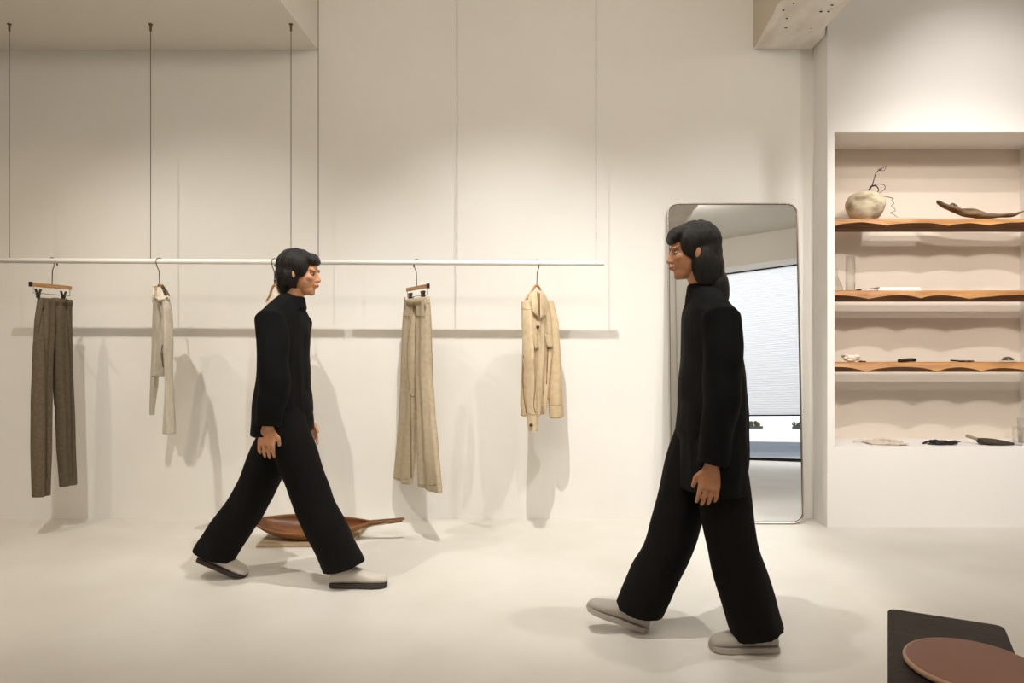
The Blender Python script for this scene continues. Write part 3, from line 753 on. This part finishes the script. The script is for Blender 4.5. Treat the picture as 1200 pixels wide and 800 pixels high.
glass('glass_tumbler', [(.028,0),(.030,.01),(.031,.09),(.033,.12)], 1193, 'small clear tumbler in front of the glass jar', Y=Yl+.07, z=zl, cat='glass')

# ------------------------------------------------------------------ wooden trough on board
bl = [P(301,641,1)*0]
def FP(px, py): Yq = CH*F/(py-VY); return Vector(((px-VX)*Yq/F, Yq, 0))
q = [FP(300,641.5), FP(410,641), FP(431,618), FP(318,625)]
bm = bmesh.new(); loft(bm, [[p+Vector((0,0,.002)) for p in q], [p+Vector((0,0,.014+(.018 if i == 2 else 0))) for i, p in enumerate(q)]])
o = finish('wooden_board', bm, M_board); tag(o, 'thin tapered brown board lying flat on the floor under the trough', 'board')
Yw = 4.08; c = P(385, 620, Yw); c.z = 0
root = empty('wooden_trough', (c.x, Yw, 0))
bm = bmesh.new(); loops = []; n = 46
rimtab = [(298,609,609.5),(305,610,614),(320,611.5,621.5),(340,612.5,627),(360,613.5,628.5),(380,613.8,628.5),(400,613.0,626.5),(415,612,622),(428,610.8,618),(440,609.6,614.8),(456,608.2,612),(472,606.8,609.6)]
outer = []; inner = []
for i in range(n+1):
    px = 298.5+(472-298.5)*i/n; rim, bot = interp(rimtab, px)
    zr = CH+(VY-rim)*Yw/F; zb_ = CH+(VY-bot)*Yw/F; x = SX(px, Yw)-c.x
    t = (px-298)/(432-298); w = .105*max(0, math.sin(PI*min(1, max(0, t))**.85))**.75+.012+ (.004 if px > 430 else 0)
    if px < 301: w = .010
    dz = max(.006, zr-zb_); L = []; Li = []
    for k in range(17):
        a = PI*k/16
        L.append(Vector((x, w*math.cos(a), zr+.0-dz*math.sin(a)**.8+.016*(math.cos(a) > 0)*0)))
    th_ = .010
    for k in range(16, -1, -1):
        a = PI*k/16; wi = max(.003, w-th_); dd = max(.002, dz-th_) if px < 430 else .002
        L.append(Vector((x, wi*math.cos(a), zr-dd*math.sin(a)**.8+.0005)))
    loops.append(L)
vs = loft(bm, loops)
bm.normal_update()
for a, b in zip(vs, vs[1:]):
    for k in range(18, 33):
        for f in a[k].link_faces:
            if a[k+1] in f.verts and b[k] in f.verts: f.material_index = 1
bmesh.ops.rotate(bm, verts=bm.verts[:], cent=(0,0,.07), matrix=Matrix.Rotation(math.radians(16), 3, 'X'))
zmin = min(v.co.z for v in bm.verts)
bmesh.ops.translate(bm, verts=bm.verts[:], vec=(0,0,.0165-zmin))
finish('trough_bowl', bm, [M_bowl, M_bowl_in], root, True)
finish('handle_tip', T([(SX(466,Yw)-c.x,-.0,.118+.004),(SX(472.5,Yw)-c.x,0,.127)], .010, n=10, round_ends=True, sq=(1.2,.7)), M_bowl, root, True)
tag(root, 'long carved wooden trough with a slender handle resting on the floor board', 'trough')
a = P(412, 622, 4.2); b_ = P(471, 610.8, 4.2); a.z = .03
o = finish('thin_strip', T([a-b_, Vector((0,0,0))], .004, n=8), M_wire, None, True, b_); tag(o, 'thin dark strip leaning from the board under the trough handle', 'stick')  # thin dark tube from the board to below the handle

# ------------------------------------------------------------------ bench and round stool at lower right
hb = .40
def HP(px, py, h): Yq = (CH-h)*F/(py-VY); return Vector(((px-VX)*Yq/F, Yq, h))
A_, B_, C_, D_ = HP(1040,712,hb), HP(1174,728,hb), HP(1200,778,hb), HP(1040,800,hb)
uy = (D_-A_).normalized(); ux = Vector((-uy.y, uy.x, 0)); W = (B_-A_).length
# orthonormalise
uy = Vector((ux.y, -ux.x, 0)); 
if uy.dot(D_-A_) < 0: uy = -uy
Lb = .95
root = empty('low_bench', A_+ux*W/2+uy*Lb/2-Vector((0,0,hb)), math.atan2(ux.y, ux.x))
bm = bmesh.new(); base = rr(W, Lb, .022, 6)
loft(bm, [[Vector((p.x, -(p.z-Lb/2), z))*1 for p in [Vector((q_.x*s_, 0, Lb/2+(q_.z-Lb/2)*(1-(1-s_)*W/Lb))) for q_ in base]] for z, s_ in ((hb-.045,.98),(hb-.04,1),(hb-.004,1),(hb,.985))])
finish('bench_top', bm, M_dbench, root)
for sx in (-1, 1):
    finish('side_panel', B(sx*(W/2-.013)-.009, sx*(W/2-.013)+.009, -Lb/2+.03, Lb/2-.03, 0, hb-.045, bev=.003), M_dbench, root)
finish('end_panel', B(-W/2+.022, W/2-.022, Lb/2-.05, Lb/2-.032, 0, hb-.045, bev=.003), M_dbench, root)
tag(root, 'dark brown bench with rounded corners at the lower right corner', 'bench')
hs = hb+.016; k_ = CH-hs
DC = (0.0, 0.0, 0.0)
# least-squares circle of the seat seen in the photo, on plane z=hs
pts = [HP(*p, hs) for p in ((1057.5,765),(1100,745),(1150,752.5),(1198,768),(1071.7,781.7),(1088,790),(1110,799),(1063,755))]
import itertools
def circ(pts):
    # solve 3x3 normal equations
    S = [[0]*4 for _ in range(3)]
    for p in pts:
        r_ = (2*p.x, 2*p.y, 1, p.x*p.x+p.y*p.y)
        for i in range(3):
            for j in range(4): S[i][j] += r_[i]*r_[j]
    for i in range(3):
        d = S[i][i]
        for j in range(4): S[i][j] /= d
        for k in range(3):
            if k != i:
                f_ = S[k][i]
                for j in range(4): S[k][j] -= f_*S[i][j]
    cx, cy, c_ = S[0][3], S[1][3], S[2][3]; return cx, cy, math.sqrt(max(0, c_+cx*cx+cy*cy))
cx, cy, cr = circ(pts); print('CIRCLE', cx, cy, cr)
root = empty('round_tray', (cx, cy, 0))
bm = bmesh.new(); lathe(bm, [(.001,hs-.015),(cr-.006,hs-.015),(cr-.001,hs-.011),(cr,hs-.006),(cr-.002,hs-.002),(cr-.005,hs)], 64); finish('rim', bm, M_discedge, root, True)
bm = bmesh.new(); lathe(bm, [(cr-.005,hs-.001),(cr-.008,hs+.001),(cr-.012,hs+.0015),(.001,hs+.0015)], 64); finish('tray_surface', bm, M_disc, root, True)
tag(root, 'round reddish-brown tray lying on the dark bench at lower right', 'tray')
# ------------------------------------------------------------------ people
def person(name, origin, rz, J, label, skin, hair_style, shoe_m, hs_=1.0, jack=None, trou=None, cat='person'):
    """local frame: +x forward, +y left, z up."""
    root = empty(name, origin, rz)
    V_ = lambda *a: Vector(a)
    hip, chest, neck, head = J['hip'], J['chest'], J['neck'], J['head']
    pitch = J.get('pitch', 0)
    bm = bmesh.new()
    # torso rings
    def rings(path, secs, n=28):
        out = []
        for p, (rx, ry) in zip(path, secs): out.append([p+V_(rx*math.cos(2*PI*k/n), ry*math.sin(2*PI*k/n), 0) for k in range(n)])
        return out
    tz = [hip+V_(0,0,-.07), hip, hip+(chest-hip)*.4, hip+(chest-hip)*.75, chest, chest+(neck-chest)*.55, neck]
    loft(bm, rings(tz, [(.065,.11),(.085,.135),(.07,.11),(.075,.12),(.075,.135),(.055,.095),(.045,.05)]))
    tube(bm, [chest+(neck-chest)*.5, neck, head+V_(-.02,0,-.07)], [.05,.050,.05], n=16)
    # head
    hm = Matrix.Translation(head) @ Matrix.Rotation(pitch, 4, 'Y')
    def H(x, y, z): return hm @ V_(x*hs_, y*hs_, z*hs_)
    def he(x, y, z, a, b, c, seg=20):
        m = hm @ Matrix.Translation((x*hs_, y*hs_, z*hs_)) @ Matrix.Diagonal((a*hs_, b*hs_, c*hs_, 1))
        bmesh.ops.create_uvsphere(bm, u_segments=seg, v_segments=seg//2, radius=1, matrix=m)
    he(-.008,0,.03,.092,.074,.085)           # cranium
    he(.030,0,-.02,.058,.060,.075)           # face
    he(.045,0,-.072,.036,.038,.030)          # jaw/chin
    he(.066,0,-.088,.016,.018,.014)          # chin point
    for s in (-1,1):
        he(.058,s*.034,-.018,.024,.022,.020) # cheek
        he(-.004,s*.075,-.012,.015,.009,.025)# ear
        he(.074,s*.026,.020,.016,.024,.009)  # brow
    tube(bm, [H(.080,0,.012), H(.089,0,-.012), H(.096,0,-.026)], [.008,.009,.0115], n=12, round_ends=True)
    for s in (-1,1): he(.086,s*.010,-.030,.009,.007,.006,12)
    he(.086,0,-.049,.012,.022,.006,14); he(.083,0,-.058,.012,.020,.007,14)
    # arms and hands
    for side in ('l', 'r'):
        sg = 1 if side == 'l' else -1
        sh, el, wr, hdir = J['sh_'+side], J['el_'+side], J['wr_'+side], J['hd_'+side].normalized()
        tube(bm, [chest+V_(0,sg*.08,0), sh, sh+(el-sh)*.5, el, el+(wr-el)*.35, wr], [.06,.052,.045,.038,.037,.025], n=16, round_ends=True)
        pal = V_(0, sg, 0)   # back of the hand looks outward
        fw = pal.cross(hdir).normalized()*sg
        if fw.x < 0: fw = -fw
        cpt = wr+hdir*.045
        # palm
        lp = []
        for t, w, d in ((-.01,.024,.017),(.02,.036,.016),(.055,.042,.015),(.085,.041,.013)):
            lp.append([wr+hdir*t+fw*w*math.cos(2*PI*k/16)+pal*d*math.sin(2*PI*k/16) for k in range(16)])
        loft(bm, lp)
        for fi, (off, ln) in enumerate(((.032,.066),(.011,.075),(-.010,.070),(-.031,.055))):
            b0 = wr+hdir*.075+fw*off; cur = -pal
            p1 = b0+(hdir*.96+fw*off*1.2+cur*.12).normalized()*ln*.5
            p2 = p1+(hdir*.88+cur*.45).normalized()*ln*.32
            p3 = p2+(hdir*.7+cur*.7).normalized()*ln*.25
            tube(bm, [b0, p1, p2, p3], [.0092,.0084,.0078,.0068], n=10, round_ends=True)
        b0 = wr+hdir*.025+fw*.026
        tube(bm, [b0, b0+(fw*.75+hdir*.75-pal*.3).normalized()*.035, b0+(fw*.45+hdir*.95-pal*.35).normalized()*.066], [.014,.0105,.0085], n=10, round_ends=True)
    # legs
    for side in ('l', 'r'):
        sg = 1 if side == 'l' else -1
        tube(bm, [hip+V_(0,sg*.085,-.01), J['kn_'+side]*.5+(hip+V_(0,sg*.085,0))*.5, J['kn_'+side], J['kn_'+side]*.6+J['an_'+side]*.4, J['an_'+side]], [.09,.075,.055,.045,.028], n=16, round_ends=True)
        tube(bm, [J['an_'+side]+V_(0,0,-.02), J['an_'+side]*.5+J['to_'+side]*.5+V_(0,0,.005), J['to_'+side]+V_(0,0,.005)], [.027,.022,.014], n=12, round_ends=True)
    bm = remesh(bm, .0038, 2)
    hinv = hm.inverted()
    def sock(co_, n_):
        l = hinv @ co_/1.0; d = V_(0,0,0)
        for s in (-1,1):
            e = ((l.x/hs_-.088)/.03)**2+((l.y/hs_-s*.030)/.020)**2+((l.z/hs_-.003)/.014)**2
            if e < 1: d -= n_*.007*(1-e)
        return d
    displace(bm, sock)
    finish('body', bm, skin, root, True)
    for s in (-1,1):
        bm = bmesh.new(); bmesh.ops.create_uvsphere(bm, u_segments=16, v_segments=10, radius=.0115*hs_, matrix=Matrix.Translation(H(.069,s*.030,.002)) @ Matrix.Diagonal((1,1.25,.62,1)))
        e = finish('eye', bm, M_eye, root, True)
        bm = bmesh.new(); bmesh.ops.create_uvsphere(bm, u_segments=12, v_segments=8, radius=.006*hs_, matrix=Matrix.Translation(H(.0775,s*.030,.002)) @ Matrix.Diagonal((.6,1,1,1)))
        finish('iris', bm, M_iris, e, True)
        finish('eyebrow', T([H(.0865,s*.012,.022), H(.085,s*.03,.026), H(.072,s*.048,.021)], [.0025,.003,.002], n=8, round_ends=True), M_hair, root, True)
    finish('lips', T([H(.088,-.018,-.054), H(.0935,-.008,-.0525), H(.095,0,-.0535), H(.0935,.008,-.0525), H(.088,.018,-.054)], [.0015,.004,.0045,.004,.0015], n=8, round_ends=True), M_lip, root, True)
    # hair
    bm = bmesh.new()
    he(-.020,0,.042,.097,.086,.085); he(-.035,0,-.005,.080,.083,.085)
    he(.040,0,.073,.052,.070,.036)
    for s in (-1,1):
        he(.018,s*.062,.030,.042,.026,.055)
        if hair_style == 'long': he(-.030,s*.060,-.06,.052,.034,.09)
        else: he(-.02,s*.062,-.02,.042,.026,.055)
    if hair_style == 'long':
        he(-.055,0,-.07,.062,.078,.12); he(-.075,0,-.15,.055,.075,.09)
    else:
        he(-.05,0,-.05,.055,.068,.07)
    if hair_style == 'long':
        he(.068,0,.058,.030,.058,.026)
    else:
        he(.062,0,.066,.034,.060,.024)
    bm = remesh(bm, .005, 4)
    displace(bm, lambda c_, n_: n_*.004*noise.noise(V_(c_.x*60, c_.y*60, c_.z*9)))
    finish('hair', bm, M_hair, root, True)
    # jacket
    bm = bmesh.new(); n = 36
    jr = jack['rings']   # z, cx, rx, ry
    lp = []
    z0, z1 = jr[0][0], jr[-1][0]
    for i in range(31):
        z = z0+(z1-z0)*i/30; cx_, rx, ry = interp(jr, z)
        lp.append([V_(cx_+rx*math.cos(2*PI*k/n)*(1+.05*math.sin(k*3)*(1-i/30)), ry*math.sin(2*PI*k/n), z) for k in range(n)])
    loft(bm, lp)
    for side in ('l', 'r'):
        sg = 1 if side == 'l' else -1
        sh, el, wr = J['sh_'+side], J['el_'+side], J['wr_'+side]
        end = el+(wr-el)*jack.get('cuff', .96)
        tube(bm, [chest+V_(0,sg*.06,.02), sh+V_(0,-sg*.005,.002), sh+(el-sh)*.5, el, el+(end-el)*.5, end], [.075,.073,.072,.068,.064,jack.get('rc',.056)], n=18)
        ell(bm, sh+V_(0,-sg*.012,-.005), (.074,.07,.07))
        tube(bm, [neck+V_(-.005,0,.0), sh+V_(0,-sg*.02,.02)], [.055,.055], n=16, round_ends=True)
    # collar
    tube(bm, [chest+(neck-chest)*.45, neck+V_(0,0,-.03), neck+V_(.002,0,.022)], [.095,.078,.064], n=20)
    bm = remesh(bm, .006, 5); 
    displace(bm, lambda c_, n_: n_*(.009*noise.noise(V_(c_.x*7, c_.y*7, c_.z*7)+V_(3,1,2))+.005*noise.noise(V_(c_.x*16, c_.y*16, c_.z*9))))
    finish('jacket', bm, M_black, root, True)
    # trousers
    bm = bmesh.new()
    loft(bm, rings([hip+V_(0,0,-.10), hip+V_(0,0,-.03), hip+V_(0,0,.06), hip+V_(0,0,.14)], [(.095,.15),(.125,.175),(.115,.165),(.10,.145)]))
    for side in ('l', 'r'):
        sg = 1 if side == 'l' else -1
        h0 = hip+V_(0,sg*.085,.0); k0 = J['kn_'+side]; hem = J['hem_'+side]; dirn = (hem-k0).normalized()
        pts_ = spline([h0, h0*.5+k0*.5, k0, k0*.5+hem*.5, hem], 6)
        rr_ = [.100,.102,.098,.100,trou['hem']]
        m_ = len(pts_); lp = []
        for i, p_ in enumerate(pts_):
            t = i/(m_-1)*4; i0 = min(3, int(t)); r_ = rr_[i0]+(rr_[i0+1]-rr_[i0])*(t-i0)
            d = (pts_[min(i+1,m_-1)]-pts_[max(i-1,0)]).normalized()
            if i == m_-1: d = (d+V_(0,0,-1)*trou.get('flat',.6)).normalized()
            a_ = V_(0,1,0); b_2 = d.cross(a_).normalized(); a_ = b_2.cross(d).normalized()
            lp.append([p_+b_2*r_*math.cos(2*PI*k/28)*trou.get('fx',1)+a_*r_*.92*math.sin(2*PI*k/28) for k in range(28)])
        loft(bm, lp)
    bm = remesh(bm, .006, 4)
    displace(bm, lambda c_, n_: n_*(.008*noise.noise(V_(c_.x*8, c_.y*8, c_.z*4))+.004*noise.noise(V_(c_.x*18, c_.y*18, c_.z*8))))
    finish('trousers', bm, M_black2, root, True)
    # shoes
    for side in ('l', 'r'):
        an, to = J['an_'+side], J['to_'+side]; hz = J['heel_'+side]
        f_ = (to-hz); L_ = f_.length; f_.normalize(); lat = V_(0,1,0); upv = f_.cross(lat)*-1
        if upv.z < 0: upv = -upv
        sh_root = None
        prof_ = [(-.02,.026,.040),(.0,.034,.075),(.05,.037,.088),(.10,.038,.080),(.15,.043,.062),(.20,.047,.048),(.245,.040,.038),(.27,.022,.024)]
        sc = (L_+.03)/.27
        bm = bmesh.new(); lp = []
        for x_, w_, h_ in prof_:
            row = []
            for k in range(20):
                a_ = 2*PI*k/20; yy = w_*math.cos(a_); zz = .012+h_*.5+h_*.5*math.copysign(abs(math.sin(a_))**.8, math.sin(a_))
                row.append(hz+f_*(x_*sc)+lat*yy+upv*zz)
            lp.append(row)
        loft(bm, lp); bmesh.ops.subdivide_edges(bm, edges=bm.edges[:], cuts=1, use_grid_fill=True, smooth=.5)
        s_o = finish('shoe', bm, shoe_m, root, True)
        bm = bmesh.new(); outl = []
        for x_, w_, h_ in prof_: outl.append((x_, w_+.004))
        poly = [hz+f_*((x_-.002)*sc)+lat*w_ for x_, w_ in outl]+[hz+f_*((x_+.003)*sc)-lat*w_ for x_, w_ in outl[::-1]]
        loft(bm, [poly, [p_+upv*.020 for p_ in poly]]); finish('sole', bm, M_sole if hair_style != 'long' else shoe_m, s_o)
    tag(root, label, cat)
    return root

V = Vector
# left walker (towards +x)
Y1 = 3.36; hipx = (335-VX)*Y1/F
def L1(px, py, y=0):   # local coords of person 1: x forward(+X), y left(+Y)
    Yq = Y1+y; p = P(px, py, Yq); return V((p.x-hipx, y, p.z))
J1 = dict(hip=L1(335,478)+V((0,0,-.0)), chest=L1(334,385), neck=L1(342,352), head=L1(351,321), pitch=math.radians(4))
J1['hip'] = V((0.0,0,.86)); 
J1.update(sh_l=J1['chest']+V((.0,.165,.03)), sh_r=J1['chest']+V((-.005,-.165,.03)))
J1.update(el_l=L1(341,442,.20), wr_l=L1(356,492,.18), hd_l=V((.35,0,-.94)))
J1.update(el_r=L1(322,446,-.21), wr_r=L1(314,500,-.21), hd_r=V((-.1,0,-1)))
J1.update(kn_r=L1(368,588,-.08), an_r=L1(401,664,-.07), hem_r=L1(403,664,-.07), heel_r=V((L1(392,680,-.07).x,-.07,.002)), to_r=V((L1(446,680,-.07).x,-.07,.006)))
J1.update(kn_l=L1(294,585,.08), an_l=L1(247,652,.07), hem_l=L1(250,650,.07), heel_l=V((L1(236,650,.07).x,.07,.078)), to_l=V((L1(281,670,.07).x,.07,.003)))
person('person', (hipx, Y1, 0), 0, J1, 'person in black jacket and wide black trousers walking right past the left rail', M_skin, 'short', M_shoe,
    jack=dict(rings=[(.735,-.015,.135,.225),(.85,-.012,.125,.215),(1.0,-.008,.11,.205),(1.2,-.004,.105,.20),(1.30,.0,.095,.185),(1.36,.008,.07,.12),(1.40,.02,.05,.06)], cuff=.97), trou=dict(hem=.105, fx=.98))
# right walker (towards -x): local x -> -X, local y -> -Y
Y2 = 2.68; hipx2 = (829-VX)*Y2/F
def L2(px, py, y=0):
    Yq = Y2-y; p = P(px, py, Yq); return V((hipx2-p.x, y, p.z))
J2 = dict(chest=L2(832,385), neck=L2(825,340), head=L2(812,296), pitch=math.radians(5))
J2['hip'] = V((0.0,0,.86))
J2.update(sh_l=J2['chest']+V((-.005,.165,.03)), sh_r=J2['chest']+V((.0,-.165,.03)))
J2.update(el_l=L2(846,468,.20), wr_l=L2(834,546,.21), hd_l=V((.12,0,-1)))
J2.update(el_r=L2(822,462,-.20), wr_r=L2(806,528,-.19), hd_r=V((.25,0,-.97)))
J2.update(kn_l=L2(858,640,.085), an_l=L2(888,740,.08), hem_l=L2(889,742,.08), heel_l=V((L2(905,750,.08).x,.08,.002)), to_l=V((L2(842,750,.08).x,.08,.004)))
J2.update(kn_r=L2(786,632,-.085), an_r=L2(745,716,-.10), hem_r=L2(749,716,-.10), heel_r=V((L2(752,730,-.10).x,-.10,.002)), to_r=V((L2(696,715,-.10).x,-.10,.075)))
person('person', (hipx2, Y2, 0), PI, J2, 'person with long black hair in black coat walking left past the mirror', M_skin2, 'long', M_shoe2,
    jack=dict(rings=[(.60,-.02,.125,.22),(.75,-.02,.13,.22),(.95,-.02,.125,.21),(1.15,-.01,.11,.205),(1.28,.0,.095,.19),(1.36,.006,.07,.12),(1.40,.02,.05,.06)], cuff=.97), trou=dict(hem=.10, fx=1.0))

# ------------------------------------------------------------------ lights
def spot(loc, tgt, power, size, blend=.6, rad=.035, col=(1,.80,.58)):
    l = bpy.data.lights.new('spot', 'SPOT'); l.energy = power; l.spot_size = math.radians(size); l.spot_blend = blend
    l.shadow_soft_size = rad; l.color = col
    o = bpy.data.objects.new('spot', l); COL.objects.link(o); o.location = loc
    o.rotation_euler = (Vector(tgt)-Vector(loc)).to_track_quat('-Z','Y').to_euler(); return o
def area(loc, tgt, power, sx, sy, col=(1,.85,.68)):
    l = bpy.data.lights.new('area', 'AREA'); l.energy = power; l.shape = 'RECTANGLE'; l.size = sx; l.size_y = sy; l.color = col
    o = bpy.data.objects.new('area', l); COL.objects.link(o); o.location = loc
    o.rotation_euler = (Vector(tgt)-Vector(loc)).to_track_quat('-Z','Y').to_euler(); return o
WARM = (1, .995, .97)
for x, tx, pw, c_ in ((-3.4,-3.2,100,(1,.86,.70)), (-2.3,-2.2,235,(1,.97,.91)), (-.25,-.2,375,WARM), (1.35,1.2,235,WARM)):
    spot((x, 2.39, 3.78), (tx, 4.28, .15), pw, 73, 1, .03, c_)
spot((2.6, 2.75, 3.80), (2.75, 4.37, 2.30), 95, 60, 1, .03, (1,.98,.94))
spot((2.6, 2.0, 3.8), (2.6, 4.4, .4), 240, 66, .9, .05, (1,.99,.98))
spot((2.05, .3, 3.85), (2.62, 4.5, 1.35), 440, 36, .8, .14, (1,.95,.90))  # added spot to brighten the niche interior
area((2.1, -1.0, 3.85), (3.1, -3.2, 2.3), 28, 1.6, .5, (1,.96,.92))  # added lamp brightening the rear wall reflected in the mirror
area((-.6, .6, 3.9), (-.6, .6, 0), 12, 5, 2.5, (1,.90,.80))  # added soft overhead fill, stands in for more interior lamps
area((0.2, 1.0, 3.45), (.5, 4.6, 1.9), 33, 2.2, .5, (1,.93,.85))  # added wash lifting the upper main wall
area((-2.6, -2.2, 3.9), (-2.6, -2.2, 0), 40, 4, 1.5, (1,.87,.74))  # added fill over the rear of the room
spot((3.0, 1.5, 3.3), (2.75, 4.37, 3.4), 42, 75, 1, .1, (1,.94,.87))  # added wash for the dark top of the niche wall
out = Rf @ Vector((1.0, -3.0, 3.2)); area(out, Rf @ Vector((1.0, 0, 1.6)), 160, 4, 3, (1,.98,.95))  # added panel lamp simulating daylight behind the blind
w = bpy.data.worlds.new('world'); scene.world = w; w.use_nodes = True
bg = w.node_tree.nodes['Background']; bg.inputs[0].default_value = (.92,.95,1,1); bg.inputs[1].default_value = 2.0
scene.view_settings.view_transform = 'Standard'
scene.view_settings.look = 'None'
scene.view_settings.exposure = 0
